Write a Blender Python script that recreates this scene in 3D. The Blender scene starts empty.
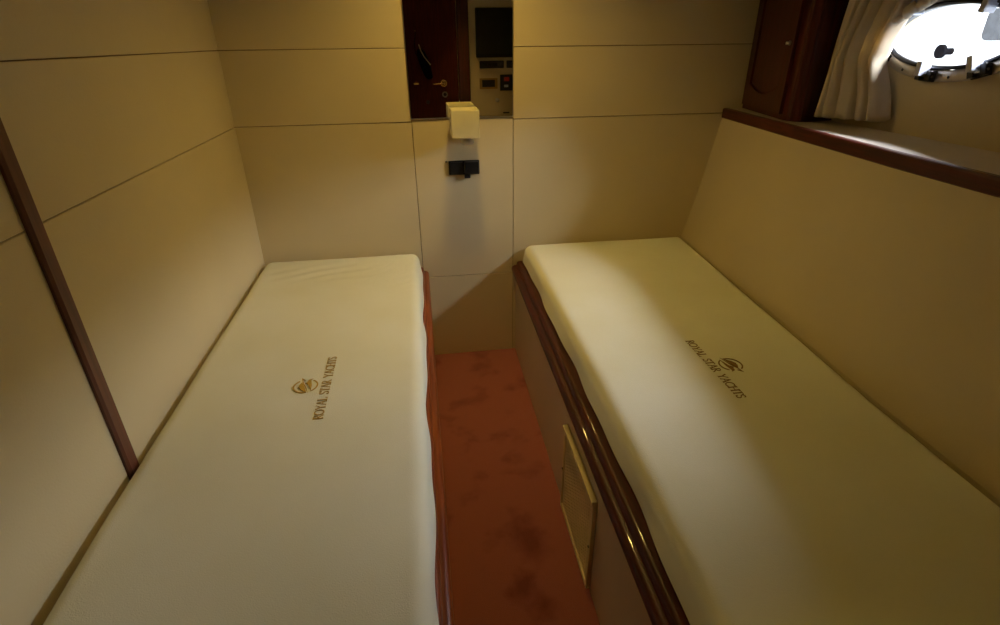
import bpy, bmesh, math, random
from mathutils import Vector, Matrix, noise
random.seed(4)
PI = math.pi
S = bpy.context.scene
COL = S.collection

# ---------------------------------------------------------------- camera
cam_d = bpy.data.cameras.new('camera'); cam = bpy.data.objects.new('camera', cam_d); COL.objects.link(cam)
cam_d.sensor_width = 36.0; cam_d.lens = 36.0 * 543.0 / 1000.0; cam_d.clip_start = 0.02
CAMZ = 1.371
Rm = Matrix(((0.98890348, 0.07511582, -0.12816993), (-0.1482387, 0.44227261, -0.88454521), (-0.0097573, 0.89372958, 0.44849999)))
cam.matrix_world = Matrix.Translation((0, 0, CAMZ)) @ Rm.to_4x4()
S.camera = cam

# ---------------------------------------------------------------- world, daylight, exposure
w = bpy.data.worlds.new('overcast_sky'); S.world = w; w.use_nodes = True
bg = w.node_tree.nodes['Background']; bg.inputs[0].default_value = (0.80, 0.90, 1.0, 1); bg.inputs[1].default_value = 3.0
S.view_settings.view_transform = 'Standard'; S.view_settings.look = 'None'
S.view_settings.exposure = 0.1; S.view_settings.gamma = 1.0; S.view_settings.use_curve_mapping = False

def area(name, loc, target, sx, sy, power, color):
    l = bpy.data.lights.new(name, 'AREA'); l.shape = 'RECTANGLE'; l.size = sx; l.size_y = sy
    l.energy = power; l.color = color
    o = bpy.data.objects.new(name, l); COL.objects.link(o); o.location = loc
    o.rotation_euler = (Vector(target) - Vector(loc)).to_track_quat('-Z', 'Y').to_euler()
    return o
# bright open sky above the quay, seen by the room only through the porthole
area('sky_daylight', (2.75, 1.40, 2.45), (1.49, 1.485, 1.37), 2.3, 1.5, 1250.0, (0.93, 0.95, 1.0))

def spot(name, loc, power, color, angle, r=0.04):
    l = bpy.data.lights.new(name, 'SPOT'); l.energy = power; l.color = color; l.shadow_soft_size = r
    l.spot_size = math.radians(angle); l.spot_blend = 1.0
    o = bpy.data.objects.new(name, l); COL.objects.link(o); o.location = loc      # points straight down
    return o
WARM = (1.0, 0.68, 0.17)
spot('downlight_lamp_bedhead', (0.20, 1.86, 1.935), 30.0, WARM, 150)
spot('downlight_lamp_door', (0.42, -0.12, 1.935), 24.0, WARM, 56)

# ---------------------------------------------------------------- materials
def mat(name, col, rough=0.6, metal=0.0, coat=0.0, var=0.0, vscale=8.0, col2=None, bump=0.0, bscale=200.0, stretch=(1, 1, 1), detail=4.0, spec=0.5, lo=0.35, hi=0.65, sheen=0.0):
    m = bpy.data.materials.new(name); m.use_nodes = True
    nt = m.node_tree; b = nt.nodes['Principled BSDF']
    b.inputs['Base Color'].default_value = (*col, 1); b.inputs['Roughness'].default_value = rough
    b.inputs['Metallic'].default_value = metal; b.inputs['Coat Weight'].default_value = coat; b.inputs['Coat Roughness'].default_value = 0.06
    b.inputs['Specular IOR Level'].default_value = spec; b.inputs['Sheen Weight'].default_value = sheen
    tc = nt.nodes.new('ShaderNodeTexCoord'); mp = nt.nodes.new('ShaderNodeMapping'); mp.inputs['Scale'].default_value = stretch
    nt.links.new(tc.outputs['Object'], mp.inputs['Vector'])
    if col2 is None: col2 = tuple(c * (1 - var) for c in col)
    if var or col2 != tuple(col):
        n = nt.nodes.new('ShaderNodeTexNoise'); n.inputs['Scale'].default_value = vscale; n.inputs['Detail'].default_value = detail
        nt.links.new(mp.outputs[0], n.inputs['Vector'])
        r = nt.nodes.new('ShaderNodeValToRGB'); r.color_ramp.elements[0].position = lo; r.color_ramp.elements[1].position = hi
        r.color_ramp.elements[0].color = (*col2, 1); r.color_ramp.elements[1].color = (*col, 1)
        nt.links.new(n.outputs['Fac'], r.inputs['Fac']); nt.links.new(r.outputs[0], b.inputs['Base Color'])
    if bump:
        n2 = nt.nodes.new('ShaderNodeTexNoise'); n2.inputs['Scale'].default_value = bscale; n2.inputs['Detail'].default_value = 3
        nt.links.new(mp.outputs[0], n2.inputs['Vector'])
        bp = nt.nodes.new('ShaderNodeBump'); bp.inputs['Strength'].default_value = bump; bp.inputs['Distance'].default_value = 0.002
        nt.links.new(n2.outputs['Fac'], bp.inputs['Height']); nt.links.new(bp.outputs[0], b.inputs['Normal'])
    return m
M = {}
M['vinyl'] = mat('cream_vinyl', (0.64, 0.535, 0.325), 0.42, var=0.06, vscale=2.5, bump=0.25, bscale=260)
M['seam'] = mat('seam_backing', (0.17, 0.10, 0.045), 0.9, var=0.1)
M['wood'] = mat('mahogany', (0.085, 0.012, 0.005), 0.38, coat=0.22, spec=0.2, col2=(0.045, 0.007, 0.003), vscale=14, stretch=(6, 0.5, 6))
M['rail'] = mat('varnished_rail_wood', (0.25, 0.055, 0.010), 0.30, coat=0.3, spec=0.25, col2=(0.14, 0.024, 0.006), vscale=14, stretch=(6, 0.4, 6))
M['wood_v'] = mat('mahogany_upright', (0.075, 0.007, 0.004), 0.36, coat=0.35, spec=0.3, col2=(0.038, 0.005, 0.002), vscale=14, stretch=(6, 6, 0.5))
M['door'] = mat('dark_door_veneer', (0.085, 0.012, 0.004), 0.6, spec=0.15, col2=(0.05, 0.007, 0.003), vscale=14, stretch=(6, 6, 0.5))
M['strip'] = mat('reddish_wood_strip', (0.15, 0.042, 0.022), 0.45, coat=0.2, col2=(0.09, 0.025, 0.014), vscale=12, stretch=(6, 6, 0.5))
M['sheet'] = mat('fitted_sheet_cotton', (0.77, 0.76, 0.64), 0.85, col2=(0.72, 0.70, 0.54), vscale=3.0, bump=0.3, bscale=420, detail=6)
M['foam'] = mat('mattress_ticking', (0.55, 0.50, 0.42), 0.9, var=0.1)
M['carpet'] = mat('rust_red_carpet', (0.36, 0.105, 0.085), 0.95, col2=(0.22, 0.050, 0.045), vscale=6.5, bump=1.0, bscale=500, detail=8, spec=0.1, lo=0.32, hi=0.47, sheen=0.3)
M['gold'] = mat('gold_print', (0.50, 0.32, 0.05), 0.5, var=0.15, vscale=60)
M['bronze'] = mat('shaded_gold_print', (0.22, 0.11, 0.02), 0.5, var=0.15, vscale=60)  # same gold print, with the right bunk's shade put into its colour
M['panelv'] = mat('bunk_side_laminate', (0.58, 0.46, 0.29), 0.45, var=0.08, vscale=3)
M['black'] = mat('black_plastic', (0.010, 0.010, 0.011), 0.35, var=0.2, vscale=20)
M['matte'] = mat('matte_black_rubber', (0.006, 0.006, 0.008), 1.0, spec=0.0, var=0.1)
M['dark'] = mat('dark_metal', (0.05, 0.05, 0.055), 0.35, metal=0.8, var=0.2, vscale=20)
M['screen'] = mat('dark_screen', (0.006, 0.010, 0.009), 0.15, var=0.1)
M['brass'] = mat('polished_brass', (0.80, 0.58, 0.26), 0.22, metal=1.0, var=0.05)
M['steel'] = mat('brushed_steel', (0.62, 0.60, 0.56), 0.30, metal=1.0, var=0.08, vscale=30)
M['ringm'] = mat('porthole_ring_metal', (0.55, 0.50, 0.42), 0.38, metal=0.7, var=0.15, vscale=18)
M['clampm'] = mat('sky_tinted_clamp_metal', (0.62, 0.66, 0.80), 0.3, metal=0.25, var=0.05)  # sky reflection on the clamp plates put into this bluish base colour
M['ledge'] = mat('pale_ledge_vinyl', (0.60, 0.54, 0.47), 0.40, var=0.06, vscale=5, bump=0.2)
M['hullv'] = mat('hull_lining_vinyl', (0.56, 0.47, 0.29), 0.5, var=0.06, vscale=3, bump=0.2, bscale=260)
M['ceil'] = mat('ceiling_vinyl', (0.66, 0.58, 0.44), 0.6, var=0.04)
M['shade'] = mat('cream_lamp_shade', (0.78, 0.72, 0.50), 0.6, var=0.05, vscale=20, bump=0.2)
M['red'] = mat('red_switch', (0.75, 0.04, 0.03), 0.35, var=0.05)
M['white'] = mat('white_plastic', (0.7, 0.7, 0.7), 0.4, var=0.05)
M['bronzeframe'] = mat('bronze_frame', (0.40, 0.25, 0.08), 0.35, metal=0.6, var=0.1)
M['vent'] = mat('olive_vent_paint', (0.74, 0.62, 0.30), 0.35, var=0.08, coat=0.3)
M['gel'] = mat('white_gelcoat', (0.82, 0.84, 0.86), 0.3, var=0.03)
M['hullglass'] = mat('grey_hull_glass', (0.07, 0.075, 0.085), 0.5, var=0.25, vscale=30, spec=0.1)
M['item'] = mat('flat_black', (0.004, 0.003, 0.003), 0.9, var=0.2, vscale=30, spec=0.05)
M['strap'] = mat('pale_strap', (0.45, 0.36, 0.20), 0.5, var=0.1)
# curtain: cloth that lets some daylight through
def curtain_mat():
    m = mat('ivory_curtain_cloth', (0.74, 0.67, 0.55), 0.8, col2=(0.66, 0.58, 0.44), vscale=9, bump=0.4, bscale=500)
    nt = m.node_tree; b = nt.nodes['Principled BSDF']; out = nt.nodes['Material Output']
    t = nt.nodes.new('ShaderNodeBsdfTranslucent'); t.inputs[0].default_value = (0.70, 0.52, 0.26, 1)
    mx = nt.nodes.new('ShaderNodeMixShader'); mx.inputs[0].default_value = 0.30
    nt.links.new(b.outputs[0], mx.inputs[1]); nt.links.new(t.outputs[0], mx.inputs[2]); nt.links.new(mx.outputs[0], out.inputs['Surface'])
    return m
M['curtain'] = curtain_mat()
def glass_mat():
    m = bpy.data.materials.new('thin_clear_glass'); m.use_nodes = True; nt = m.node_tree
    for n in list(nt.nodes):
        if n.type == 'BSDF_PRINCIPLED': nt.nodes.remove(n)
    out = nt.nodes['Material Output']
    a = nt.nodes.new('ShaderNodeBsdfTransparent'); a.inputs[0].default_value = (0.97, 0.99, 1.0, 1)
    g = nt.nodes.new('ShaderNodeBsdfGlossy'); g.inputs['Roughness'].default_value = 0.03
    f = nt.nodes.new('ShaderNodeFresnel'); f.inputs[0].default_value = 1.25
    mx = nt.nodes.new('ShaderNodeMixShader')
    nt.links.new(f.outputs[0], mx.inputs[0]); nt.links.new(a.outputs[0], mx.inputs[1]); nt.links.new(g.outputs[0], mx.inputs[2])
    nt.links.new(mx.outputs[0], out.inputs['Surface'])
    return m
M['glass'] = glass_mat()
def mirror_mat():
    m = bpy.data.materials.new('mirror_silver'); m.use_nodes = True; b = m.node_tree.nodes['Principled BSDF']
    b.inputs['Base Color'].default_value = (0.90, 0.90, 0.87, 1); b.inputs['Metallic'].default_value = 1; b.inputs['Roughness'].default_value = 0.0
    return m
M['mirror'] = mirror_mat()
def emit_mat(name, col, st):
    m = bpy.data.materials.new(name); m.use_nodes = True; b = m.node_tree.nodes['Principled BSDF']
    b.inputs['Base Color'].default_value = (*col, 1); b.inputs['Emission Color'].default_value = (*col, 1); b.inputs['Emission Strength'].default_value = st
    return m
M['lens'] = emit_mat('lit_lamp_lens', (1.0, 0.74, 0.40), 4.0)

# ---------------------------------------------------------------- mesh helpers
def link(name, bm, m, parent=None, smooth=False, bevel=0.0, bseg=2, weld=False):
    me = bpy.data.meshes.new(name)
    bmesh.ops.recalc_face_normals(bm, faces=bm.faces[:])
    bm.to_mesh(me); bm.free()
    ms = m if isinstance(m, (list, tuple)) else [m]
    for k in ms: me.materials.append(M[k])
    o = bpy.data.objects.new(name, me); COL.objects.link(o)
    if parent: o.parent = parent
    if smooth:
        for p in me.polygons: p.use_smooth = True
    if bevel:
        b = o.modifiers.new('bevel', 'BEVEL'); b.width = bevel; b.segments = bseg; b.limit_method = 'ANGLE'; b.angle_limit = math.radians(35)
        for p in me.polygons: p.use_smooth = True
        w_ = o.modifiers.new('wn', 'WEIGHTED_NORMAL')
    return o
def empty(name, loc=(0, 0, 0)):
    o = bpy.data.objects.new(name, None); COL.objects.link(o); o.location = loc; o.empty_display_size = 0.05
    return o
def tag(o, label, cat, group=None):
    o['label'] = label; o['category'] = cat
    if group: o['group'] = group
    return o
def struct(o): o['kind'] = 'structure'; return o
def box(bm, x0, x1, y0, y1, z0, z1, mi=0):
    v = [bm.verts.new(p) for p in ((x0, y0, z0), (x1, y0, z0), (x1, y1, z0), (x0, y1, z0), (x0, y0, z1), (x1, y0, z1), (x1, y1, z1), (x0, y1, z1))]
    for f in ((0, 3, 2, 1), (4, 5, 6, 7), (0, 1, 5, 4), (1, 2, 6, 5), (2, 3, 7, 6), (3, 0, 4, 7)):
        bm.faces.new([v[i] for i in f]).material_index = mi
def prism(bm, pts, fn, a, b, mi=0):
    """closed outline pts (2-D) extruded from a to b; fn(u, v, t) -> point"""
    A = [bm.verts.new(fn(u, v, a)) for u, v in pts]; B = [bm.verts.new(fn(u, v, b)) for u, v in pts]
    n = len(pts)
    for i in range(n): bm.faces.new((A[i], A[(i + 1) % n], B[(i + 1) % n], B[i])).material_index = mi
    bm.faces.new(A).material_index = mi; bm.faces.new(B[::-1]).material_index = mi
def lathe(bm, c, axis, prof, n=24, mi=0):
    """prof: (radius, distance along axis)"""
    axis = Vector(axis).normalized(); u = axis.orthogonal().normalized(); v = axis.cross(u); c = Vector(c)
    rings = []
    for r, t in prof:
        if r < 1e-6: rings.append([bm.verts.new(c + axis * t)])
        else: rings.append([bm.verts.new(c + axis * t + (u * math.cos(2 * PI * i / n) + v * math.sin(2 * PI * i / n)) * r) for i in range(n)])
    for a, b in zip(rings, rings[1:]):
        for i in range(n):
            j = (i + 1) % n
            if len(a) == 1 and len(b) == 1: continue
            if len(a) == 1: f = (a[0], b[i], b[j])
            elif len(b) == 1: f = (a[i], b[0], a[j])
            else: f = (a[i], b[i], b[j], a[j])
            bm.faces.new(f).material_index = mi
def tube(bm, pts, r, n=10, mi=0):
    pts = [Vector(p) for p in pts]; rings = []
    up = Vector((0.13, 0.31, 0.94))
    for i, p in enumerate(pts):
        t = (pts[min(i + 1, len(pts) - 1)] - pts[max(i - 1, 0)]).normalized()
        a = t.cross(up).normalized(); b = t.cross(a)
        rr = r(i / (len(pts) - 1)) if callable(r) else r
        rings.append([bm.verts.new(p + (a * math.cos(2 * PI * k / n) + b * math.sin(2 * PI * k / n)) * rr) for k in range(n)])
    for a, b in zip(rings, rings[1:]):
        for k in range(n): bm.faces.new((a[k], a[(k + 1) % n], b[(k + 1) % n], b[k])).material_index = mi
    bm.faces.new(rings[0][::-1]).material_index = mi; bm.faces.new(rings[-1]).material_index = mi
def interp(tab, y):
    tab = sorted(tab)
    if y <= tab[0][0]: return tab[0][1]
    for (a, va), (b, vb) in zip(tab, tab[1:]):
        if y <= b:
            t = (y - a) / (b - a); t = t * t * (3 - 2 * t) if False else t
            return va + (vb - va) * t
    return tab[-1][1]

# ---------------------------------------------------------------- room measures
XL, YB, YF, ZC = -0.683, 2.300, -0.400, 1.95
XR = 1.485            # upper hull lining (with the porthole)
SEAMS = [0.0, 1.082, 1.347, 1.620, ZC]
BEDZ = 0.536

# floor, ceiling
bm = bmesh.new(); box(bm, XL - 0.02, 1.6, YF - 0.02, YB + 0.02, -0.03, 0.0); struct(link('floor', bm, 'carpet'))
bm = bmesh.new(); box(bm, XL - 0.02, 1.6, YF - 0.02, YB + 0.02, ZC, ZC + 0.03); struct(link('ceiling', bm, 'ceil'))

def panel_wall(name, to3, cols, thick=0.006, gap=0.0021, back=0.02):
    """cols: list of (u0, u1, [z seams]); to3(u, d, z): d is the depth behind the wall face"""
    bm = bmesh.new()
    u0 = cols[0][0]; u1 = cols[-1][1]
    def bx(ua, ub, za, zb, d0, d1, mi, ch):
        # front face inset by ch = a small rolled edge
        A = [bm.verts.new(to3(u, d1, z)) for u, z in ((ua, za), (ub, za), (ub, zb), (ua, zb))]
        prev = A
        steps = ((0.0, ch), (0.3 * ch, 0.3 * ch), (ch, 0.0)) if ch else ((0, 0),)
        for ins, dd in steps:
            Bv = [bm.verts.new(to3(u, d0 + dd, z)) for u, z in ((ua + ins, za + ins), (ub - ins, za + ins), (ub - ins, zb - ins), (ua + ins, zb - ins))]
            for i in range(4): bm.faces.new((prev[i], prev[(i + 1) % 4], Bv[(i + 1) % 4], Bv[i])).material_index = mi
            prev = Bv
        bm.faces.new(prev).material_index = mi
        bm.faces.new(A[::-1]).material_index = mi
    bx(u0, u1, 0, ZC, thick, thick + back, 1, 0)
    for ua, ub, zs in cols:
        for za, zb in zip(zs, zs[1:]):
            g = gap / 2
            bx(ua + g, ub - g, za + (g if za > 0 else 0), zb - (g if zb < ZC else 0), 0.0, thick, 0, 0.0022)
    return struct(link(name, bm, ['vinyl', 'seam']))
panel_wall('wall_back', lambda u, d, z: (u, YB + d, z),
           [(XL - 0.02, -0.014, SEAMS), (-0.014, 0.396, [0.0, 0.41, 1.088, ZC]), (0.396, 1.6, SEAMS)])
panel_wall('wall_left', lambda u, d, z: (XL - d, u, z),
           [(YF - 0.02, 1.04, SEAMS), (1.04, YB + 0.006, SEAMS)])
panel_wall('wall_front', lambda u, d, z: (u, YF - d, z),
           [(XL - 0.02, -0.10, SEAMS), (-0.10, 0.485, [0.0, ZC]), (0.485, 1.6, [0.0, 0.78, ZC])])
# upright wooden strip on the left wall
bm = bmesh.new()
prism(bm, [(1.018, 0.0), (1.058, 0.0), (1.058, 0.006), (1.052, 0.010), (1.024, 0.010), (1.018, 0.006)], lambda u, v, t: (XL + v, u, t), 0.0, ZC)
struct(link('trim_1', bm, 'strip'))

# right side: leaning hull lining below the ledge, following the bow of the hull
XBOT = [(-0.4, 1.10), (0.6, 1.100), (1.0, 1.112), (1.45, 1.145), (1.9, 1.172), (2.3, 1.202)]
XTOP = [(-0.4, 1.19), (0.6, 1.200), (1.0, 1.212), (1.25, 1.222), (1.5, 1.243), (1.9, 1.275), (2.3, 1.310)]
ZL0, ZL1 = 1.062, 1.101      # underside and top of the ledge rail
ys = [YF + (YB - YF) * i / 60 for i in range(61)]
bm = bmesh.new()
rows = []
for k in range(9):
    t = k / 8; z = BEDZ + (1.075 - BEDZ) * t
    rows.append([bm.verts.new((interp(XBOT, y) * (1 - t) + (interp(XTOP, y) + 0.002) * t + 0.006 * math.sin(PI * t), y, z)) for y in ys])
low = [bm.verts.new((interp(XBOT, y), y, 0.0)) for y in ys]
rows = [low] + rows
for a, b in zip(rows, rows[1:]):
    for i in range(len(ys) - 1): bm.faces.new((a[i], a[i + 1], b[i + 1], b[i]))
top = [bm.verts.new((v.co.x + 0.02, v.co.y, v.co.z)) for v in rows[-1]]; bot = [bm.verts.new((v.co.x + 0.02, v.co.y, v.co.z)) for v in rows[0]]
for i in range(len(ys) - 1):
    bm.faces.new((rows[-1][i], rows[-1][i + 1], top[i + 1], top[i])); bm.faces.new((top[i], top[i + 1], bot[i + 1], bot[i])); bm.faces.new((bot[i], bot[i + 1], low[i + 1], low[i]))
o = struct(link('wall_right', bm, 'hullv'))

# ledge: pale top with a mahogany nosing
led = empty('window_ledge', (1.35, 0.95, ZL0)); tag(led, 'long pale window ledge with a mahogany edge above the sloping right-hand wall panel', 'ledge')
def P(o, parent):                                     # keep world placement under an Empty
    o.parent = parent; o.matrix_parent_inverse = Matrix.Translation(-parent.location); return o
bm = bmesh.new()
A = []
for y in ys:
    x0 = interp(XTOP, y) + 0.022
    A.append([bm.verts.new(p) for p in ((x0, y, ZL0 + 0.01), (x0, y, ZL1 - 0.002), (XR - 0.001, y, ZL1 - 0.002), (XR - 0.001, y, ZL0 + 0.01))])
for a, b in zip(A, A[1:]):
    for i in range(4): bm.faces.new((a[i], a[(i + 1) % 4], b[(i + 1) % 4], b[i]))
bm.faces.new(A[0]); bm.faces.new(A[-1][::-1])
P(link('ledge_top', bm, 'ledge', smooth=False), led)
bm = bmesh.new(); A = []
prof = [(0.004, 0.0), (0.0, 0.0), (-0.003, 0.003), (-0.003, 0.033), (-0.001, 0.0375), (0.003, 0.0395), (0.018, 0.0395), (0.022, 0.037), (0.022, 0.0)]
for y in ys: A.append([bm.verts.new((interp(XTOP, y) + u, y, ZL0 + v)) for u, v in prof])
n = len(prof)
for a, b in zip(A, A[1:]):
    for i in range(n): bm.faces.new((a[i], a[(i + 1) % n], b[(i + 1) % n], b[i]))
bm.faces.new(A[0]); bm.faces.new(A[-1][::-1])
P(link('wooden_edge', bm, 'wood'), led)

# upper hull lining with the oval opening
PY, PZ, PA, PB = 1.485, 1.370, 0.207, 0.080
bm = bmesh.new()
NE = 72; y0, y1, z0, z1 = YF - 0.02, YB + 0.02, ZL0, ZC
HA, HB = PA + 0.008, PB + 0.008
def rect_hit(a):
    dx, dz = math.cos(a), math.sin(a); ts = []
    if abs(dx) > 1e-9: ts.append(((y1 if dx > 0 else y0) - PY) / dx)
    if abs(dz) > 1e-9: ts.append(((z1 if dz > 0 else z0) - PZ) / dz)
    t = min(ts); return (PY + dx * t, PZ + dz * t)
angs = sorted([2 * PI * i / NE for i in range(NE)] + [math.atan2(z - PZ, y - PY) % (2 * PI) for y in (y0, y1) for z in (z0, z1)])
def ring_at(x, fa, fb): return [bm.verts.new((x, PY + fa * math.cos(a), PZ + fb * math.sin(a))) for a in angs]
outer = []
for a in angs:
    # the ray angle towards the rectangle and the ellipse parameter are matched through the true angle
    outer.append(bm.verts.new((XR, *rect_hit(a))))
def ell(x, A_, B_):
    r = []
    for a in angs:
        k = 1 / math.sqrt((math.cos(a) / A_) ** 2 + (math.sin(a) / B_) ** 2)
        r.append(bm.verts.new((x, PY + k * math.cos(a), PZ + k * math.sin(a))))
    return r
inner = ell(XR, HA, HB); inner2 = ell(XR + 0.05, HA, HB)
outer2 = [bm.verts.new((XR + 0.05, v.co.y, v.co.z)) for v in outer]
N = len(angs)
for i in range(N):
    j = (i + 1) % N
    bm.faces.new((outer[i], outer[j], inner[j], inner[i])); bm.faces.new((inner[i], inner[j], inner2[j], inner2[i])); bm.faces.new((inner2[i], inner2[j], outer2[j], outer2[i]))
    bm.faces.new((outer[i], outer2[i], outer2[j], outer[j]))
struct(link('wall_right_upper', bm, 'hullv'))

# ---------------------------------------------------------------- porthole
win = struct(empty('window_1', (XR, PY, PZ)))
def oval_ring(bm, prof, ca=PY, cz=PZ, n=72, mi=0):
    """prof: closed list of (offset from glass edge, x)"""
    R = []
    for i in range(n):
        a = 2 * PI * i / n; ca_, sa_ = math.cos(a), math.sin(a)
        nx, nz = ca_ / PA, sa_ / PB; l = math.hypot(nx, nz); nx /= l; nz /= l
        R.append([bm.verts.new((x, PY + PA * ca_ + nx * d, PZ + PB * sa_ + nz * d)) for d, x in prof])
    m_ = len(prof)
    for i in range(n):
        a, b = R[i], R[(i + 1) % n]
        for k in range(m_): bm.faces.new((a[k], a[(k + 1) % m_], b[(k + 1) % m_], b[k])).material_index = mi
bm = bmesh.new(); oval_ring(bm, [(0.007, XR + 0.03), (0.007, XR - 0.004), (0.010, XR - 0.007), (0.034, XR - 0.007), (0.037, XR - 0.005), (0.038, XR + 0.0), (0.0075, XR + 0.001), (0.0079, XR + 0.03)])
P(link('porthole_ring', bm, 'ringm', smooth=True), win)
bm = bmesh.new(); oval_ring(bm, [(-0.004, XR + 0.022), (-0.004, XR - 0.004), (0.000, XR - 0.012), (0.006, XR - 0.012), (0.0065, XR - 0.006), (0.0065, XR + 0.022)])
P(link('glass_frame', bm, 'dark', smooth=True), win)
bm = bmesh.new(); c_ = bm.verts.new((XR + 0.008, PY, PZ))
R_ = [bm.verts.new((XR + 0.008, PY + (PA - 0.001) * math.cos(2 * PI * i / 72), PZ + (PB - 0.001) * math.sin(2 * PI * i / 72))) for i in range(72)]
for i in range(72): bm.faces.new((c_, R_[i], R_[(i + 1) % 72]))
P(link('pane', bm, 'glass'), win)
def on_oval(a, d): 
    ca_, sa_ = math.cos(a), math.sin(a); nx, nz = ca_ / PA, sa_ / PB; l = math.hypot(nx, nz)
    return PY + PA * ca_ + nx / l * d, PZ + PB * sa_ + nz / l * d, math.atan2(nz / l, nx / l)
# swing clamps: dark block with an upright bolt plate in sky-reflection blue
for a in (math.radians(-24), math.radians(-84), math.radians(-129), math.radians(124), math.radians(60), math.radians(178)):
    y, z, an = on_oval(a, 0.018)
    cl = empty('swing_clamp'); 
    rot = Matrix.Rotation(an, 4, 'X')        # radial direction in the y-z plane
    def T(u, v, h): # u radial outward, v tangential, h into the room
        u *= 1.5; v *= 1.5; h *= 1.3
        return (XR - 0.007 - h, y + math.cos(an) * u - math.sin(an) * v, z + math.sin(an) * u + math.cos(an) * v)
    def tb(bm, u0, u1, v0, v1, h0, h1):
        vs = [bm.verts.new(T(u, v, h)) for u, v, h in ((u0, v0, h0), (u1, v0, h0), (u1, v1, h0), (u0, v1, h0), (u0, v0, h1), (u1, v0, h1), (u1, v1, h1), (u0, v1, h1))]
        for f in ((0, 3, 2, 1), (4, 5, 6, 7), (0, 1, 5, 4), (1, 2, 6, 5), (2, 3, 7, 6), (3, 0, 4, 7)): bm.faces.new([vs[i] for i in f])
    cl.location = (XR - 0.01, y, z); cl.parent = win; cl.matrix_parent_inverse = Matrix.Translation(-win.location)
    bpy.data.objects.remove(cl)
    bm = bmesh.new(); tb(bm, -0.006, 0.012, -0.017, -0.006, 0.0, 0.016); tb(bm, -0.006, 0.012, 0.006, 0.017, 0.0, 0.016); tb(bm, 0.0, 0.014, -0.017, 0.017, 0.0, 0.006)
    cb = link('swing_clamp', bm, 'dark', bevel=0.0015); P(cb, win)
    bm = bmesh.new(); tb(bm, -0.022, 0.004, -0.0055, 0.0055, 0.007, 0.034); 
    pl = link('clamp_plate', bm, 'clampm', bevel=0.002); pl.parent = cb; 
    bm = bmesh.new(); lathe(bm, T(0.004, -0.018, 0.011), Vector(T(0, 1, 0)) - Vector(T(0, 0, 0)), [(0, 0), (0.0035, 0), (0.0035, 0.036), (0, 0.036)], 10)
    pn = link('hinge_pin', bm, 'steel'); pn.parent = cb
bm = bmesh.new()
for k in range(16):
    y, z, an = on_oval(2 * PI * (k + 0.5) / 16, 0.026)
    lathe(bm, (XR - 0.0065, y, z), (-1, 0, 0), [(0.004, 0), (0.004, 0.0012), (0.0028, 0.002), (0, 0.0012)], 10)
sc = link('ring_screws', bm, 'dark'); P(sc, win)

# ---------------------------------------------------------------- neighbouring boat outside
nb = empty('white_boat_hull', (3.5, 3.2, 0.0)); tag(nb, 'bright white boat hull with a grey window seen outside through the porthole', 'boat')
bm = bmesh.new(); A = []
for i in range(41):
    y = -3 + 12 * i / 40; A.append([bm.verts.new((3.5 + 0.10 * ((z - 1.3)) ** 2 + 0.01 * (y - 3.2) ** 2, y, z)) for z in [-0.8 + 0.2 * k for k in range(17)]])
for a, b in zip(A, A[1:]):
    for k in range(16): bm.faces.new((a[k], a[k + 1], b[k + 1], b[k]))
hb = link('hull_side', bm, 'gel', smooth=True); P(hb, nb); so = hb.modifiers.new('s', 'SOLIDIFY'); so.thickness = 0.05; so.offset = 1
def rr(cy, cz, hw, hh, r, n=8):
    pts = []
    for sx, sz, a0 in ((1, 1, 0), (-1, 1, PI / 2), (-1, -1, PI), (1, -1, 1.5 * PI)):
        for i in range(n + 1):
            a = a0 + PI / 2 * i / n; pts.append((cy + sx * (hw - r) + r * math.cos(a), cz + sz * (hh - r) + r * math.sin(a)))
    return pts
bm = bmesh.new(); prism(bm, rr(3.02, 1.43, 0.27, 0.14, 0.12), lambda u, v, t: (t, u, v), 3.44, 3.53); P(link('window_surround', bm, 'gel', bevel=0.02, bseg=3), nb)
bm = bmesh.new(); prism(bm, rr(3.015, 1.425, 0.20, 0.085, 0.04), lambda u, v, t: (t, u, v), 3.425, 3.46); P(link('hull_window', bm, 'hullglass'), nb)
bm = bmesh.new(); lathe(bm, (3.50, 3.455, 1.276), (-1, 0.10, 0), [(0, 0), (0.020, 0), (0.020, 0.06), (0.042, 0.065), (0.042, 0.085), (0, 0.085)], 20); P(link('hull_fitting', bm, 'matte', smooth=False), nb)

# ---------------------------------------------------------------- cabinet on the ledge
CA = Vector((1.393, YB)); CB = Vector((1.322, 1.905)); zc0, zc1 = ZL1 - 0.001, ZC - 0.004
d = (CA - CB).normalized(); nrm = Vector((-d.y, d.x))   # outward into the room (towards -x)
if nrm.x > 0: nrm = -nrm
cabo = empty('corner_cabinet', (1.42, 2.1, zc0)); tag(cabo, 'dark red mahogany cabinet with rounded corner standing on the ledge beside the curtain', 'cabinet')
out = [tuple(CA - Vector((0, 0.002)))]
rc = 0.050; c0 = CB - nrm * rc         # rounded corner centre
a0 = math.atan2(nrm.y, nrm.x); side_n = Vector((0.10, -1.0)).normalized(); a1 = math.atan2(side_n.y, side_n.x)
if a1 < a0 - PI: a1 += 2 * PI
if a0 > 0: a0 -= 2 * PI
for i in range(13):
    a = a0 + (a1 - a0) * i / 12; out.append((c0.x + rc * math.cos(a), c0.y + rc * math.sin(a)))
out += [(XR - 0.002, out[-1][1] + 0.012), (XR - 0.002, YB - 0.002)]
bm = bmesh.new(); prism(bm, out, lambda u, v, t: (u, v, t), zc0, zc1)
P(link('cabinet_body', bm, 'wood_v', bevel=0.002), cabo)
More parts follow.
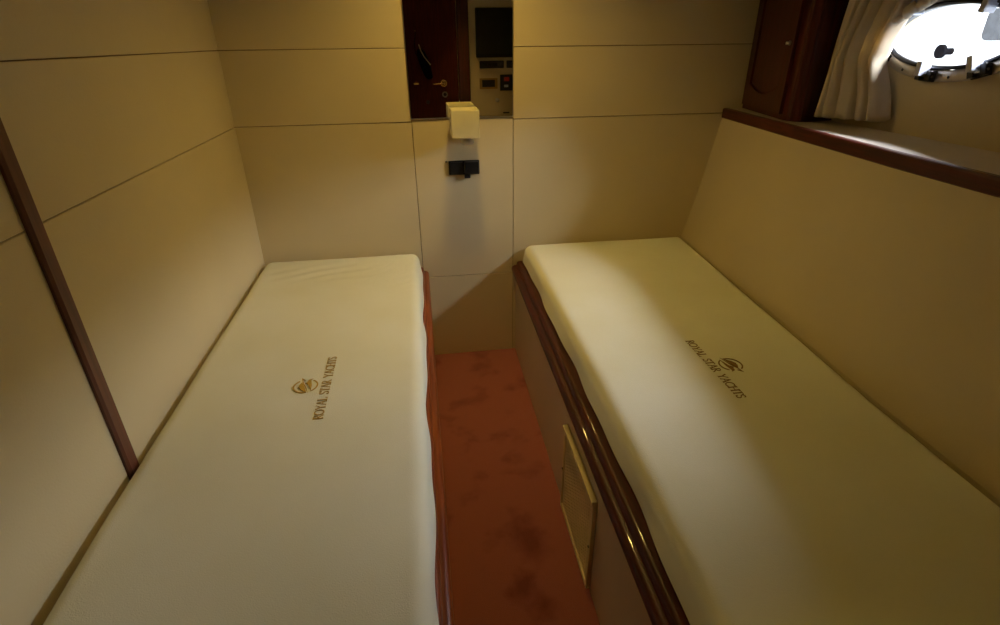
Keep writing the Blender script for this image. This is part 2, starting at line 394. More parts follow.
# door on the front face, with a sunk, arched-bottom panel
L_ = (CA - CB).length
def F(s, h, t): p = CB + d * s + nrm * t; return (p.x, p.y, h)
bm = bmesh.new(); ds0, ds1 = 0.012, L_ - 0.022; dz0, dz1 = zc0 + 0.020, zc1 - 0.03
def dbox(bm, s0, s1, h0, h1, t0, t1):
    vs = [bm.verts.new(F(*p)) for p in ((s0, h0, t0), (s1, h0, t0), (s1, h1, t0), (s0, h1, t0), (s0, h0, t1), (s1, h0, t1), (s1, h1, t1), (s0, h1, t1))]
    for f in ((0, 3, 2, 1), (4, 5, 6, 7), (0, 1, 5, 4), (1, 2, 6, 5), (2, 3, 7, 6), (3, 0, 4, 7)): bm.faces.new([vs[i] for i in f])
# door slab as a frame with an arched opening
def arch(ins, n=14):
    s0, s1, h0, h1 = ds0 + ins, ds1 - ins, dz0 + ins, dz1 - ins
    pts = []
    for i in range(n + 1):
        t = i / n; pts.append((s0 + (s1 - s0) * t, h0 + 0.030 * (1 - math.sin(PI * t)) * (1 if ins else 0)))
    for i in range(n + 1):
        t = i / n; pts.append((s1 - (s1 - s0) * t, h1))
    return pts
o1 = arch(0.0); o2 = arch(0.052); o3 = arch(0.062)
V0 = [bm.verts.new(F(s, h, 0.000)) for s, h in o1]; V1 = [bm.verts.new(F(s, h, 0.012)) for s, h in o1]
V2 = [bm.verts.new(F(s, h, 0.014)) for s, h in o2]; V3 = [bm.verts.new(F(s, h, 0.004)) for s, h in o2]; V4 = [bm.verts.new(F(s, h, 0.009)) for s, h in o3]
n = len(o1)
for a, b in ((V0, V1), (V1, V2), (V2, V3), (V3, V4)):
    for i in range(n): bm.faces.new((a[i], a[(i + 1) % n], b[(i + 1) % n], b[i]))
bm.faces.new(V4)
dr = link('door', bm, 'wood_v'); P(dr, cabo)
bm = bmesh.new(); lathe(bm, F(0.035, 1.352, 0.013), (*nrm, 0), [(0.008, 0), (0.008, 0.004), (0.005, 0.006), (0.006, 0.014), (0, 0.016)], 14)
kn = link('knob', bm, 'steel', smooth=True); kn.parent = dr; kn.matrix_parent_inverse = dr.matrix_parent_inverse.copy()
kn.matrix_parent_inverse = Matrix.Identity(4)

# ---------------------------------------------------------------- curtain
cur = empty('window_curtain', (1.43, 1.74, 1.14)); tag(cur, 'ivory gathered curtain hanging in folds at the left side of the porthole', 'curtain')
bm = bmesh.new(); NU, NV = 110, 30; G = []
for j in range(NV + 1):
    t = j / NV                        # 0 hem .. 1 top
    z = 1.128 + (1.72 - 1.128) * t
    ya = interp([(1.12, 1.575), (1.20, 1.60), (1.30, 1.655), (1.37, 1.64), (1.45, 1.60), (1.75, 1.52)], z); yb = 1.850 - 0.07 * t
    row = []
    for i in range(NU + 1):
        u = i / NU
        amp = 0.028 * (1 - 0.3 * t)
        ph = u * 2 * PI * 5.4 + 0.7 * math.sin(u * 5 + 1.0) + 0.5 * t
        x = 1.438 - 0.028 * u + amp * math.copysign(abs(math.sin(ph)) ** 0.7, math.sin(ph)) + 0.006 * math.sin(ph * 2.3 + 4 * t) + 0.010 * (1 - t) * math.sin(7 * u)
        y = ya + (yb - ya) * u + 0.008 * math.cos(ph)
        zz = z + (0.006 * math.sin(ph + 1) - 0.012 * u + 0.008) * (1 - t)
        row.append(bm.verts.new((min(x, XR - 0.014), y, zz)))
    G.append(row)
for a, b in zip(G, G[1:]):
    for i in range(NU): bm.faces.new((a[i], a[i + 1], b[i + 1], b[i]))
cc = link('curtain_cloth', bm, 'curtain', smooth=True); P(cc, cur)
so = cc.modifiers.new('s', 'SOLIDIFY'); so.thickness = 0.0016
bm = bmesh.new(); tube(bm, [(1.440 - 0.010 * math.sin(i * 1.3), 1.640 - 0.105 * i / 14, 1.405 + 0.055 * (i / 14) ** 0.7 + 0.004 * math.sin(i * 2.1)) for i in range(15)], lambda t: 0.013 + 0.004 * math.sin(t * 17) + 0.003 * math.sin(t * 41), 14)
P(link('tie_back', bm, 'curtain', smooth=True), cur)
bm = bmesh.new(); tube(bm, [(1.437, 1.15 + 0.69 * i / 8, 1.725) for i in range(9)], 0.006)
for y in (1.16, 1.83): tube(bm, [(1.437, y, 1.725), (XR, y, 1.725)], 0.005)
P(link('curtain_rod', bm, 'brass', smooth=True), cur)

# ---------------------------------------------------------------- bunks
def mattress_sheet(name, x0, x1, y0, y1, ztop, drop, seed, edge_fn, xfun=None, aisle=1):
    """a fitted sheet: rounded box skin with wrinkles and a wavy skirt"""
    bm = bmesh.new(); R = 0.034; Lx = R * PI / 2 + drop - R
    nx, ny, k = 76, 230, 9
    def ext(i, n, a, b):
        if i < 0: return a, -(-i / k) * Lx
        if i > n: return b, ((i - n) / k) * Lx
        return a + (b - a) * i / n, 0.0
    G = []
    for i in range(-k, nx + k + 1):
        row = []
        for j in range(-k, ny + k + 1):
            cy, db = ext(j, ny, y0 + R, y1 - R)
            xa, xb = (x0, x1) if xfun is None else xfun(cy)
            cx, da = ext(i, nx, xa + R, xb - R)
            r = math.hypot(da, db); r2 = min(r, Lx)
            if r > 1e-9: ux, uy = da / r, db / r
            else: ux = uy = 0
            if r2 <= R * PI / 2: h = R * math.sin(r2 / R); dz = R * (1 - math.cos(r2 / R)); sk = 0
            else: h = R; dz = R + (r2 - R * PI / 2); sk = (r2 - R * PI / 2) / (Lx - R * PI / 2)
            x = cx + ux * h; y = cy + uy * h; z = ztop - dz
            ox, oy, oz = edge_fn(x, y, sk, ux, uy)
            wk = math.exp(-((x + 0.10) / 0.13) ** 2 - ((y - 2.08) / 0.14) ** 2) * 0.0030 * math.sin((x * 0.8 - y) * 130 + 6 * noise.noise(Vector((x * 5, y * 5, 1)))) if aisle > 0 else 0
            wk += math.exp(-((x + 0.40) / 0.22) ** 2 - ((y - 2.12) / 0.10) ** 2) * 0.0032 * math.sin((x * 0.45 - y) * 70 + 5 * noise.noise(Vector((x * 4, y * 4, 2)))) if aisle > 0 else 0
            nv = wk + noise.noise(Vector((x * 2.2 + seed, y * 2.2, seed))) * 0.0035 + noise.noise(Vector((x * 9 + seed, y * 7, seed))) * 0.0009
            row.append(bm.verts.new((x + ox, y + oy, z + oz + nv * (1 - sk))))
        G.append(row)
    for a, b in zip(G, G[1:]):
        for j in range(len(a) - 1): bm.faces.new((a[j], a[j + 1], b[j + 1], b[j]))
    o = link(name, bm, 'sheet', smooth=True)
    return o

def wave(y, s): return 0.5 * math.sin(y * 11 + s) + 0.35 * math.sin(y * 23 + 2.1 * s) + 0.25 * math.sin(y * 5.1 + 3 * s)

# letters as strokes: (x0,y0,x1,y1,weight) in a unit-high cell, arcs as polylines
def arc(cx, cy, rx, ry, a0, a1, n=12): return [(cx + rx * math.cos(math.radians(a0 + (a1 - a0) * i / n)), cy + ry * math.sin(math.radians(a0 + (a1 - a0) * i / n))) for i in range(n + 1)]
TH, TN, SF = 0.15, 0.07, 0.055
GLY = {
 'R': (0.72, [([(0.16, 0), (0.16, 1)], TH), (arc(0.28, 0.74, 0.27, 0.24, 90, -90), 0.11), ([(0.16, 0.98), (0.3, 0.98)], TN), ([(0.16, 0.50), (0.3, 0.50)], TN), ([(0.32, 0.50), (0.70, 0.02)], 0.13), ([(0.04, SF / 2), (0.30, SF / 2)], SF), ([(0.04, 1 - SF / 2), (0.2, 1 - SF / 2)], SF)]),
 'O': (0.96, [(arc(0.46, 0.5, 0.40, 0.46, 0, 360, 28), 0.12)]),
 'Y': (0.78, [([(0.06, 0.98), (0.39, 0.48)], 0.14), ([(0.72, 0.98), (0.39, 0.48)], TN), ([(0.39, 0), (0.39, 0.5)], 0.14), ([(0.26, SF / 2), (0.52, SF / 2)], SF), ([(0.0, 1 - SF / 2), (0.2, 1 - SF / 2)], SF), ([(0.6, 1 - SF / 2), (0.80, 1 - SF / 2)], SF)]),
 'A': (0.84, [([(0.08, 0.0), (0.40, 1.0)], TN), ([(0.40, 1.0), (0.74, 0.0)], 0.15), ([(0.2, 0.36), (0.6, 0.36)], TN), ([(0.0, SF / 2), (0.2, SF / 2)], SF), ([(0.6, SF / 2), (0.86, SF / 2)], SF)]),
 'L': (0.62, [([(0.16, 0), (0.16, 1)], TH), ([(0.08, 0.03), (0.56, 0.03)], TN), ([(0.56, 0.0), (0.58, 0.22)], TN), ([(0.04, 1 - SF / 2), (0.28, 1 - SF / 2)], SF)]),
 'S': (0.58, [(arc(0.28, 0.75, 0.19, 0.22, 30, 250) + arc(0.28, 0.26, 0.21, 0.24, 80, -150), 0.11), ([(0.46, 0.98), (0.46, 0.78)], SF), ([(0.06, 0.02), (0.06, 0.24)], SF)]),
 'T': (0.72, [([(0.35, 0), (0.35, 1)], TH), ([(0.02, 0.97), (0.68, 0.97)], TN), ([(0.03, 1.0), (0.02, 0.80)], SF), ([(0.67, 1.0), (0.68, 0.80)], SF), ([(0.22, SF / 2), (0.48, SF / 2)], SF)]),
 'C': (0.82, [(arc(0.48, 0.5, 0.42, 0.46, 48, 312, 20), 0.12), ([(0.74, 0.98), (0.74, 0.76)], SF), ([(0.74, 0.02), (0.74, 0.24)], SF)]),
 'H': (0.92, [([(0.16, 0), (0.16, 1)], TH), ([(0.74, 0), (0.74, 1)], TH), ([(0.16, 0.52), (0.74, 0.52)], TN)] + [([(x - 0.13, y), (x + 0.13, y)], SF) for x in (0.16, 0.74) for y in (SF / 2, 1 - SF / 2)]),
 ' ': (0.62, []),
}
def stroke(bm, pts, wd, fn, thick=0.0007):
    for (a, b), (c, d2) in zip(pts, pts[1:]):
        l = math.hypot(c - a, d2 - b)
        if l < 1e-6: continue
        px, py = -(d2 - b) / l * wd / 2, (c - a) / l * wd / 2; ex, ey = (c - a) / l * wd * 0.12, (d2 - b) / l * wd * 0.12
        q = [(a - ex + px, b - ey + py), (a - ex - px, b - ey - py), (c + ex - px, d2 + ey - py), (c + ex + px, d2 + ey + py)]
        prism(bm, q, fn, 0, thick)
def lettering(bm, text, h, length, fn):
    tot = sum(GLY[c][0] for c in text); sp = (length / h - tot) / (len(text) - 1); x = 0
    for c in text:
        wd, st = GLY[c]
        for pts, ww in st: stroke(bm, pts, ww, lambda u, v, t, x=x: fn((x + u) * h, v * h, t))
        x += wd + sp
def emblem(bm, s, fn):
    g = lambda u, v, t: fn(u * s, v * s, t)
    stroke(bm, arc(0, 0, 1.0, 1.0, 38, 190, 26), 0.13, g)
    stroke(bm, arc(0, 0, 1.0, 1.0, 218, 325, 18), 0.13, g)
    for poly in ([(-1.05, -0.22), (-0.50, 0.40), (-0.10, 0.62), (0.02, 0.52), (0.12, 0.60), (0.62, 0.40), (0.15, 0.18), (-0.45, -0.02)],
                 [(-1.25, -0.38), (-0.2, 0.0), (0.55, 0.34), (1.32, 0.52), (0.98, 0.12), (0.88, 0.16), (1.02, 0.40), (0.50, 0.22), (-0.2, -0.12)],
                 [(-0.95, -0.56), (0.15, -0.22), (0.42, 0.10), (0.55, -0.05), (0.95, -0.12), (1.12, -0.50), (0.92, -0.36), (0.55, -0.42), (0.1, -0.52)]):
        prism(bm, poly, g, 0, 0.0007)

def bunk(name, label, x_in, x_out, side, face_x):
    """x_out = aisle side edge; side=+1 when the aisle lies towards +x"""
    e = empty(name, ((x_in + x_out) / 2, 1.3, 0)); tag(e, label, 'bunk')
    return e
# left bunk: carcass, front panel, rail
bl = empty('bunk_base', (-0.34, 1.3, 0.0)); tag(bl, 'left bunk base with a brown varnished rounded rail along the aisle', 'bunk', None)
bm = bmesh.new(); box(bm, XL + 0.001, -0.046, 0.30, YB - 0.001, 0.0, 0.4625); P(link('platform', bm, 'panelv'), bl)
bm = bmesh.new(); box(bm, -0.028, -0.010, 0.30, YB - 0.001, 0.0, 0.405); P(link('front_panel', bm, 'panelv'), bl)
def rail(prof, xs, y0, y1, parent, mname):
    bm = bmesh.new()
    pts = prof; n = len(pts); A = []
    for i in range(25):
        y = y0 + (y1 - y0) * i / 24; A.append([bm.verts.new((xs(y) + u, y, v)) for u, v in pts])
    for a, b in zip(A, A[1:]):
        for k in range(n): bm.faces.new((a[k], a[(k + 1) % n], b[(k + 1) % n], b[k]))
    bm.faces.new(A[0]); bm.faces.new(A[-1][::-1])
    o = link('wooden_rail', bm, mname, smooth=True); P(o, parent)
    es = o.modifiers.new('e', 'EDGE_SPLIT'); es.split_angle = math.radians(50)
    return o
LP = [(-0.045, 0.4015), (-0.045, 0.462), (-0.020, 0.463), (-0.014, 0.461), (-0.011, 0.456), (-0.010, 0.449), (-0.008, 0.445), (-0.002, 0.444), (0.005, 0.441), (0.010, 0.435), (0.012, 0.426), (0.010, 0.416), (0.004, 0.409), (-0.004, 0.406), (-0.009, 0.4055)]
rail(LP, lambda y: -0.001 - 0.009 * (2.3 - y) / 1.7, 0.30, YB - 0.002, bl, 'rail')

# right bunk: front panel runs slightly askew
def xr(y): return 0.408 - 0.030 * (2.3 - y) / 1.33 * 0.85
br = empty('bunk_base', (0.8, 1.3, 0.0)); tag(br, 'right bunk base with dark rail, cream side panel and slatted air vent', 'bunk', None)
bm = bmesh.new()
def pl(x0f, x1f, z0, z1, bm):
    yy = [0.30, YB - 0.001]
    vs = []
    for y in yy: vs += [bm.verts.new((x0f(y), y, z0)), bm.verts.new((x1f(y), y, z0)), bm.verts.new((x1f(y), y, z1)), bm.verts.new((x0f(y), y, z1))]
    for f in ((0, 1, 2, 3), (7, 6, 5, 4), (0, 4, 5, 1), (1, 5, 6, 2), (2, 6, 7, 3), (3, 7, 4, 0)): bm.faces.new([vs[i] for i in f])
pl(lambda y: xr(y) + 0.061, lambda y: 1.075, 0.0, 0.4625, bm); P(link('platform', bm, 'panelv'), br)
bm = bmesh.new(); pl(lambda y: xr(y), lambda y: xr(y) + 0.018, 0.0, 0.405, bm); P(link('front_panel', bm, 'panelv'), br)
RP = [(0.062, 0.4015), (0.062, 0.462), (0.022, 0.463), (0.012, 0.461), (0.008, 0.456), (0.007, 0.449), (0.005, 0.445), (-0.003, 0.444), (-0.010, 0.441), (-0.015, 0.435), (-0.017, 0.426), (-0.015, 0.416), (-0.009, 0.409), (-0.002, 0.406), (0.009, 0.4055)]
def xrail(y): return xr(y) - 0.002
rail(RP, xrail, 0.30, YB - 0.002, br, 'wood')
# air vent low on the side panel
bm = bmesh.new()
ya, yb, za, zb = 0.955, 1.268, 0.012, 0.336; fr = 0.014
def V(u, v, t): return (xr(u) - t, u, v)
def vb(bm, u0, u1, v0, v1, t0, t1):
    vs = [bm.verts.new(V(*p)) for p in ((u0, v0, t0), (u1, v0, t0), (u1, v1, t0), (u0, v1, t0), (u0, v0, t1), (u1, v0, t1), (u1, v1, t1), (u0, v1, t1))]
    for f in ((0, 3, 2, 1), (4, 5, 6, 7), (0, 1, 5, 4), (1, 2, 6, 5), (2, 3, 7, 6), (3, 0, 4, 7)): bm.faces.new([vs[i] for i in f])
vb(bm, ya, yb, zb - fr, zb, 0.001, 0.018); vb(bm, ya, yb, za, za + fr, 0.001, 0.013); vb(bm, ya, ya + fr, za + fr, zb - fr, 0.001, 0.013); vb(bm, yb - fr, yb, za + fr, zb - fr, 0.001, 0.013)
vg = link('air_vent', bm, 'vent', bevel=0.002); P(vg, br)
bm = bmesh.new(); k = 0; z = za + fr + 0.005
while z < zb - fr - 0.003:
    vb(bm, ya + fr, yb - fr, z, z + 0.006, 0.004, 0.008); z += 0.012
for i in range(1, 18):
    u = ya + fr + (yb - ya - 2 * fr) * i / 18; vb(bm, u - 0.0018, u + 0.0018, za + fr, zb - fr, 0.002, 0.008)
sl = link('slat_panel', bm, 'vent'); sl.parent = vg
bm = bmesh.new(); vb(bm, ya + fr, yb - fr, za + fr, zb - fr, 0.0005, 0.0015); bk = link('vent_hole_dark', bm, 'black'); bk.parent = vg  # black sheet added as the darkness inside the vent openings
for u, v in ((ya + 0.008, 0.17), (yb - 0.008, 0.17)):
    bm = bmesh.new(); lathe(bm, V(u, v, 0.013), (-1, 0, 0), [(0.004, 0), (0.003, 0.002), (0, 0.002)], 10)
    s2 = link('screw', bm, 'dark'); s2.parent = vg

# mattresses
def mattress(label, TZ, y0, y1, seed, aisle, xfun, prt, text_fn, text_h, text_len, emb_s, emb_fn, x0, x1):
    e = empty('mattress', ((x0 + x1) / 2, (y0 + y1) / 2, 0.4635)); tag(e, label, 'mattress')
    bm = bmesh.new(); 
    nseg = 24; A = []
    for i in range(nseg + 1):
        y = y0 + 0.02 + (y1 - y0 - 0.04) * i / nseg; a, b = xfun(y)
        pts = [(a + 0.02, 0.464), (a + 0.02, 0.50), (a + 0.04, 0.52), (b - 0.04, 0.52), (b - 0.02, 0.50), (b - 0.02, 0.464)]
        if aisle > 0: pts[5] = (b - 0.032, 0.464); pts[4] = (b - 0.032, 0.50)
        else: pts[0] = (a + 0.035, 0.464); pts[1] = (a + 0.035, 0.50)
        A.append([bm.verts.new((u, y, v)) for u, v in pts])
    for a, b in zip(A, A[1:]):
        for k in range(6): bm.faces.new((a[k], a[(k + 1) % 6], b[(k + 1) % 6], b[k]))
    bm.faces.new(A[0]); bm.faces.new(A[-1][::-1])
    core = link('mattress_core', bm, 'foam'); P(core, e)
    def edge(x, y, sk, ux, uy):
        if aisle > 0 and ux > 0.5 or aisle < 0 and ux < -0.5:
            wv = wave(y, seed)
            return (ux * sk * (0.006 + 0.007 * wv), 0, 0.004 * (1 + wv) * sk)
        return (0, 0, 0)
    sh = mattress_sheet('sheet', x0, x1, y0, y1, TZ, TZ - 0.4665, seed, edge, xfun, aisle); P(sh, e)
    bm = bmesh.new(); lettering(bm, 'ROYAL STAR YACHTS', text_h, text_len, text_fn)
    t = link('printed_lettering', bm, prt); t.parent = sh
    bm = bmesh.new(); emblem(bm, emb_s, emb_fn); t2 = link('printed_emblem', bm, prt); t2.parent = sh
    return e, sh
ZT = BEDZ + 0.0035
def lx(y):
    a = -0.677 - 0.002 * math.sin(y * 9) + 0.010 * math.exp(-((y - 1.75) / 0.25) ** 2) * 0 + max(0, (1.15 - y)) * 0.02
    if y > 2.15: a += (y - 2.15) * 0.05
    return a, -0.026 - 0.004 * (2.3 - y) / 1.7
zt = lambda x, y, s: (ZLT if s == SL else ZRT) + noise.noise(Vector((x * 2.2 + s, y * 2.2, s))) * 0.0035 + noise.noise(Vector((x * 9 + s, y * 7, s))) * 0.0009 + 0.0013
SL, SR, ZLT, ZRT = 3.7, 8.2, 0.541, 0.547
e1, s1 = mattress('white sheeted mattress on the left bunk, printed in gold lettering', ZLT, 0.32, 2.292, SL, 1, lx, 'gold',
    lambda u, v, t: (-0.279 - v, 1.128 + u, zt(-0.279 - v, 1.128 + u, SL) + t), 0.0245, 0.30, 0.031,
    lambda u, v, t: (-0.345 - v, 1.283 + u, zt(-0.345 - v, 1.283 + u, SL) + t), XL, -0.02)
def rx(y): return xr(y) + 0.034 + 0.008 * math.sin(PI * (2.3 - y) / 1.9), interp(XBOT, y) - 0.008
e2, s2_ = mattress('white sheeted mattress on the right bunk, printed in gold lettering coloured darker for shade', ZRT, 0.32, 2.292, SR, -1, rx, 'bronze',
    lambda u, v, t: (0.761 + v, 1.337 - u, zt(0.761 + v, 1.337 - u, SR) + t), 0.0245, 0.30, 0.031,
    lambda u, v, t: (0.826 + v, 1.190 - u, zt(0.826 + v, 1.190 - u, SR) + t), 0.452, 1.19)

# ---------------------------------------------------------------- mirror, lamp, socket on the back wall
mi = empty('wall_mirror', (0.2, YB, 1.09)); tag(mi, 'tall narrow wall mirror behind the square lamp, reflecting the cabin door', 'mirror')
mx0, mx1, mz0, mz1 = -0.016, 0.395, 1.093, 1.86
bm = bmesh.new(); box(bm, mx0 + 0.002, mx1 - 0.002, YB - 0.0045, YB - 0.0005, mz0 + 0.003, mz1); P(link('mirror_glass', bm, 'mirror'), mi)
bm = bmesh.new()
box(bm, mx0, mx0 + 0.002, YB - 0.006, YB - 0.0005, mz0, mz1); box(bm, mx1 - 0.002, mx1, YB - 0.006, YB - 0.0005, mz0, mz1); box(bm, mx0 + 0.002, mx1 - 0.002, YB - 0.006, YB - 0.0005, mz0, mz0 + 0.003)
P(link('edge_strip', bm, 'steel'), mi)

lm = empty('wall_lamp', (0.189, YB, 1.03)); tag(lm, 'small square cream lamp shade on a steel bracket in front of the mirror', 'lamp')
bm = bmesh.new(); sx0, sx1, sy0, sy1, sz0, sz1 = 0.1345, 0.240, 2.135, 2.262, 1.038, 1.138; t_ = 0.004
def tap(z): return 0.0 if z > 1.1 else -0.001
for (a, b, c, d_) in ((sx0, sx1, sy0, sy0 + t_), (sx0, sx1, sy1 - t_, sy1), (sx0, sx0 + t_, sy0 + t_, sy1 - t_), (sx1 - t_, sx1, sy0 + t_, sy1 - t_)): box(bm, a, b, c, d_, sz0, sz1)
sd = link('lamp_shade', bm, 'shade', bevel=0.0015); P(sd, lm)
bm = bmesh.new(); box(bm, sx0 + t_, sx1 - t_, sy0 + t_, sy1 - t_, sz1 - 0.035, sz1 - 0.032); df = link('shade_top_diffuser', bm, 'shade'); df.parent = sd
bm = bmesh.new(); lathe(bm, (0.197, 2.19, 1.008), (0, 0, 1), [(0, 0), (0.022, 0.001), (0.025, 0.006), (0.025, 0.016), (0.012, 0.020), (0.012, 0.05), (0, 0.05)], 20)
tube(bm, [(0.197, 2.19, 1.020), (0.197, 2.25, 1.020), (0.197, 2.297, 1.020)], 0.007)
lathe(bm, (0.197, 2.2995, 1.020), (0, -1, 0), [(0, 0), (0.022, 0), (0.022, 0.006), (0.016, 0.010), (0, 0.010)], 20)
P(link('bracket', bm, 'steel', smooth=True), lm)

so_ = empty('wall_socket', (0.19, YB, 0.9)); tag(so_, 'black double wall socket below the small square lamp', 'socket')
bm = bmesh.new(); box(bm, 0.124, 0.252, YB - 0.010, YB - 0.0005, 0.868, 0.926); P(link('socket_plate', bm, 'black', bevel=0.003), so_)
bm = bmesh.new(); prism(bm, [(0.131, 0.874), (0.183, 0.874), (0.183, 0.921), (0.131, 0.921)], lambda u, v, t: (u, t, v), YB - 0.018, YB - 0.010); P(link('socket_module', bm, 'black', bevel=0.002), so_)
bm = bmesh.new(); box(bm, 0.188, 0.247, YB - 0.034, YB - 0.010, 0.876, 0.923); P(link('plug_adapter', bm, 'black', bevel=0.004), so_)
bm = bmesh.new(); box(bm, 0.187, 0.212, YB - 0.028, YB - 0.010, 0.856, 0.870); P(link('adapter_clip', bm, 'black', bevel=0.003), so_)
bm = bmesh.new(); lathe(bm, (0.115, YB - 0.0005, 0.922), (0, -1, 0), [(0, 0), (0.004, 0), (0.003, 0.002), (0, 0.003)], 10); P(link('screw_head', bm, 'dark'), so_)

# ---------------------------------------------------------------- front wall (seen in the mirror): door, frame, control panel
d1 = struct(empty('door_1', (0.17, YF, 0.0)))
bm = bmesh.new(); box(bm, -0.30, 0.385, YF + 0.001, YF + 0.030, 0.005, 1.88); P(link('door_leaf', bm, 'door', bevel=0.003), d1)
bm = bmesh.new()
lathe(bm, (0.262, YF + 0.030, 1.05), (0, 1, 0), [(0, 0), (0.030, 0), (0.030, 0.004), (0.024, 0.008), (0.018, 0.008), (0.018, 0.004), (0.009, 0.004), (0.009, 0.040), (0, 0.042)], 28)
tube(bm, [(0.262, YF + 0.066, 1.05), (0.235, YF + 0.068, 1.05), (0.20, YF + 0.066, 1.048), (0.17, YF + 0.062, 1.048)], lambda t: 0.009 - 0.002 * t, 12)
P(link('door_handle', bm, 'brass', smooth=True), d1)
bm = bmesh.new(); lathe(bm, (0.268, YF + 0.030, 0.963), (0, 1, 0), [(0, 0), (0.024, 0), (0.024, 0.004), (0.017, 0.007), (0.014, 0.002), (0.014, 0.0)], 24); kp = link('keyhole_plate', bm, 'steel', smooth=False); P(kp, d1)
bm = bmesh.new(); lathe(bm, (0.268, YF + 0.030, 0.963), (0, 1, 0), [(0, 0), (0.0139, 0), (0.0139, 0.003), (0, 0.003)], 24); P(link('keyhole', bm, 'black'), d1)
bm = bmesh.new(); box(bm, 0.012, 0.052, YF + 0.030, YF + 0.036, 1.045, 1.056); P(link('door_catch', bm, 'brass'), d1)
bm = bmesh.new(); lathe(bm, (0.12, YF + 0.030, 0.905), (0, 1, 0), [(0, 0), (0.016, 0), (0.014, 0.004), (0, 0.005)], 20); P(link('door_plug', bm, 'dark'), d1)
bm = bmesh.new(); box(bm, 0.392, 0.484, YF + 0.001, YF + 0.055, 0.0, ZC - 0.001); struct(link('trim_2', bm, 'wood_v', bevel=0.006))
bm = bmesh.new(); box(bm, -0.31, 0.391, YF + 0.001, YF + 0.04, 1.886, ZC - 0.001); struct(link('trim_3', bm, 'wood_v', bevel=0.004))
# hanging black bag with a pale looped strap, standing for an unclear dark shape
bg_ = empty('hanging_item', (0.11, YF + 0.06, 1.35)); tag(bg_, 'small black bag hanging by a pale looped strap on the dark door in the mirror', 'item')
bm = bmesh.new()
A = []
for k, (z, hw, hd) in enumerate(((1.085, 0.012, 0.012), (1.10, 0.030, 0.022), (1.14, 0.038, 0.028), (1.20, 0.042, 0.028), (1.26, 0.040, 0.024), (1.30, 0.030, 0.018), (1.315, 0.012, 0.010))):
    cx = 0.150 - 0.30 * (z - 1.08) ; A.append([bm.verts.new((cx + hw * math.cos(2 * PI * i / 20), YF + 0.063 + hd * math.sin(2 * PI * i / 20), z)) for i in range(20)])
for a, b in zip(A, A[1:]):
    for i in range(20): bm.faces.new((a[i], a[(i + 1) % 20], b[(i + 1) % 20], b[i]))
bm.faces.new(A[0]); bm.faces.new(A[-1][::-1])
P(link('item_body', bm, 'item', smooth=True), bg_)
bm = bmesh.new(); tube(bm, [(0.075, YF + 0.085, 1.345), (0.088, YF + 0.10, 1.30), (0.112, YF + 0.10, 1.255), (0.140, YF + 0.097, 1.22), (0.160, YF + 0.09, 1.195)], 0.004, 8)
P(link('strap', bm, 'strap', smooth=True), bg_)
bm = bmesh.new(); tube(bm, [(0.055, YF + 0.045, 1.44), (0.05, YF + 0.055, 1.40), (0.04, YF + 0.06, 1.36), (0.045, YF + 0.07, 1.28), (0.08, YF + 0.10, 1.235), (0.125, YF + 0.098, 1.24)], 0.003, 8)
P(link('strap_loop', bm, 'item', smooth=True), bg_)
bm = bmesh.new(); tube(bm, [(0.052, YF + 0.030, 1.445), (0.052, YF + 0.048, 1.436), (0.052, YF + 0.055, 1.446)], 0.004, 8); P(link('door_hook', bm, 'brass', smooth=True), d1)

# controls beside the door
tv = empty('television', (0.74, YF, 1.24)); tag(tv, 'small black flat screen mounted on the cream wall, seen in the mirror', 'television')
bm = bmesh.new(); box(bm, 0.542, 0.95, YF + 0.012, YF + 0.040, 1.240, 1.606); P(link('screen_case', bm, 'black', bevel=0.008), tv)
bm = bmesh.new(); box(bm, 0.556, 0.936, YF + 0.040, YF + 0.0415, 1.258, 1.592); P(link('screen', bm, 'screen'), tv)
bm = bmesh.new(); box(bm, 0.68, 0.82, YF + 0.0005, YF + 0.012, 1.35, 1.50); P(link('wall_mount', bm, 'dark'), tv)
ra = empty('wall_radio', (0.68, YF, 1.15)); tag(ra, 'slim black radio strip directly below the black screen, seen in the mirror', 'radio')
bm = bmesh.new(); box(bm, 0.572, 0.778, YF + 0.0005, YF + 0.018, 1.158, 1.216); P(link('radio_case', bm, 'black', bevel=0.006), ra)
bm = bmesh.new(); box(bm, 0.60, 0.72, YF + 0.018, YF + 0.0195, 1.178, 1.198); P(link('display', bm, 'screen'), ra)
bm = bmesh.new()
for u in (0.735, 0.750, 0.765): box(bm, u - 0.004, u + 0.004, YF + 0.018, YF + 0.020, 1.182, 1.182 + (u - 0.725) * 0.6)
P(link('buttons', bm, 'dark'), ra)
sp_ = empty('black_control_box', (0.85, YF, 1.15)); tag(sp_, 'black control box at the mirror edge beside the slim radio strip', 'control box')
bm = bmesh.new(); box(bm, 0.800, 0.90, YF + 0.0005, YF + 0.018, 1.158, 1.216); P(link('box_case', bm, 'black', bevel=0.004), sp_)
bm = bmesh.new(); lathe(bm, (0.85, YF + 0.018, 1.187), (0, 1, 0), [(0, 0), (0.015, 0), (0.013, 0.010), (0, 0.010)], 16); P(link('dial', bm, 'dark'), sp_)
th = empty('thermostat', (0.65, YF, 1.0)); tag(th, 'bronze framed panel with black display below the radio strip, seen in the mirror', 'thermostat')
bm = bmesh.new(); x0, x1, z0, z1, f_ = 0.568, 0.722, 0.998, 1.082, 0.022
box(bm, x0, x1, YF + 0.0005, YF + 0.010, z1 - 0.014, z1); box(bm, x0, x1, YF + 0.0005, YF + 0.010, z0, z0 + 0.014); box(bm, x0, x0 + f_, YF + 0.0005, YF + 0.010, z0 + 0.014, z1 - 0.014); box(bm, x1 - f_, x1, YF + 0.0005, YF + 0.010, z0 + 0.014, z1 - 0.014)
P(link('bronze_frame', bm, 'bronzeframe'), th)
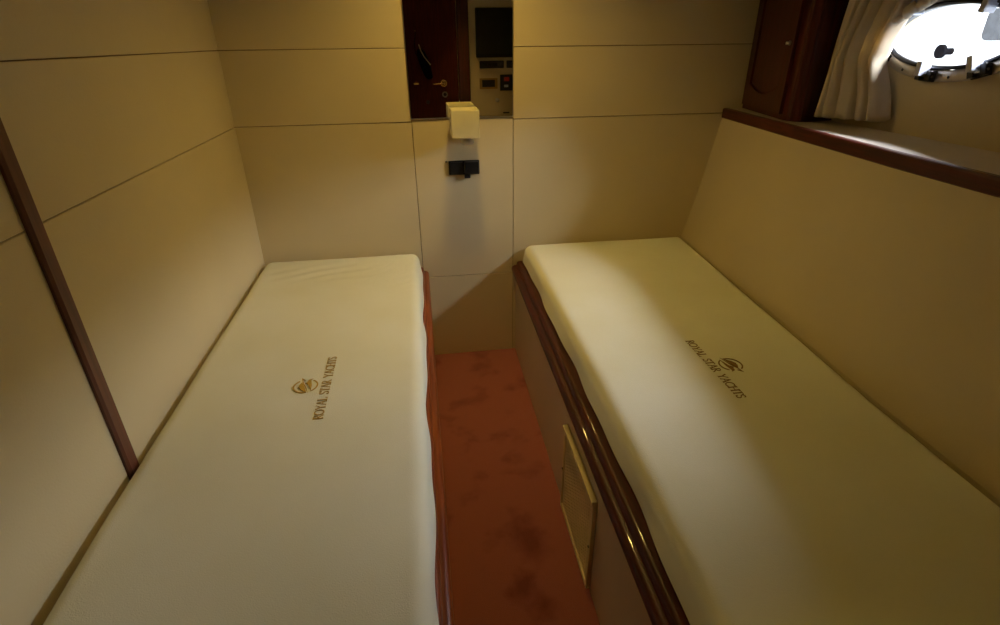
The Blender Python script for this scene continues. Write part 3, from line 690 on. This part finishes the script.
bm = bmesh.new(); box(bm, x0 + f_, x1 - f_, YF + 0.0005, YF + 0.008, z0 + 0.014, z1 - 0.014); P(link('display', bm, 'black'), th)
sw = empty('switch_panel', (0.79, YF, 1.0)); tag(sw, 'black switch panel with one red rocker and one white rocker, seen in the mirror', 'switch')
bm = bmesh.new(); box(bm, 0.745, 0.86, YF + 0.0005, YF + 0.010, 0.980, 1.108); P(link('switch_plate', bm, 'black', bevel=0.003), sw)
bm = bmesh.new(); box(bm, 0.778, 0.822, YF + 0.010, YF + 0.018, 1.056, 1.088); P(link('red_rocker', bm, 'red', bevel=0.003), sw)
bm = bmesh.new(); box(bm, 0.778, 0.815, YF + 0.010, YF + 0.016, 1.008, 1.028); P(link('white_rocker', bm, 'white', bevel=0.003), sw)
kb = empty('round_wall_knob', (0.719, YF, 0.905)); tag(kb, 'small round metal knob on the cream wall below the switches, seen in the mirror', 'knob')
bm = bmesh.new(); lathe(bm, (0.719, YF + 0.0005, 0.905), (0, 1, 0), [(0, 0), (0.018, 0), (0.018, 0.004), (0.010, 0.008), (0.010, 0.018), (0.016, 0.022), (0.014, 0.030), (0, 0.032)], 24); P(link('knob_body', bm, 'steel', smooth=True), kb)
cs = bmesh.new(); box(cs, 0.770, 0.825, YF + 0.0005, YF + 0.006, 0.795, 0.806); box(cs, 0.774, 0.821, YF + 0.006, YF + 0.009, 0.798, 0.803)
tag(link('door_latch_slot', cs, 'black'), 'thin black slot plate low on the cream wall, at the bottom edge of the mirror', 'slot')

# ---------------------------------------------------------------- ceiling lamps (out of frame, they light the cabin)
for i, (x, y) in enumerate(((0.20, 1.86), (0.42, -0.12))):
    e = empty('ceiling_downlight', (x, y, ZC)); tag(e, ['round warm ceiling downlight above the bunk heads and mirror', 'round warm ceiling downlight just inside the cabin door'][i], 'ceiling light', 'warm ceiling downlights')
    bm = bmesh.new(); lathe(bm, (x, y, ZC - 0.0005), (0, 0, -1), [(0.028, 0.0), (0.045, 0.0), (0.045, 0.004), (0.034, 0.010), (0.028, 0.010), (0.028, 0.0)], 28); P(link('rim', bm, 'brass', smooth=True), e)
    bm = bmesh.new(); lathe(bm, (x, y, ZC - 0.0015), (0, 0, -1), [(0, 0), (0.027, 0), (0.027, 0.004), (0, 0.006)], 24); P(link('lamp_lens', bm, 'lens'), e)
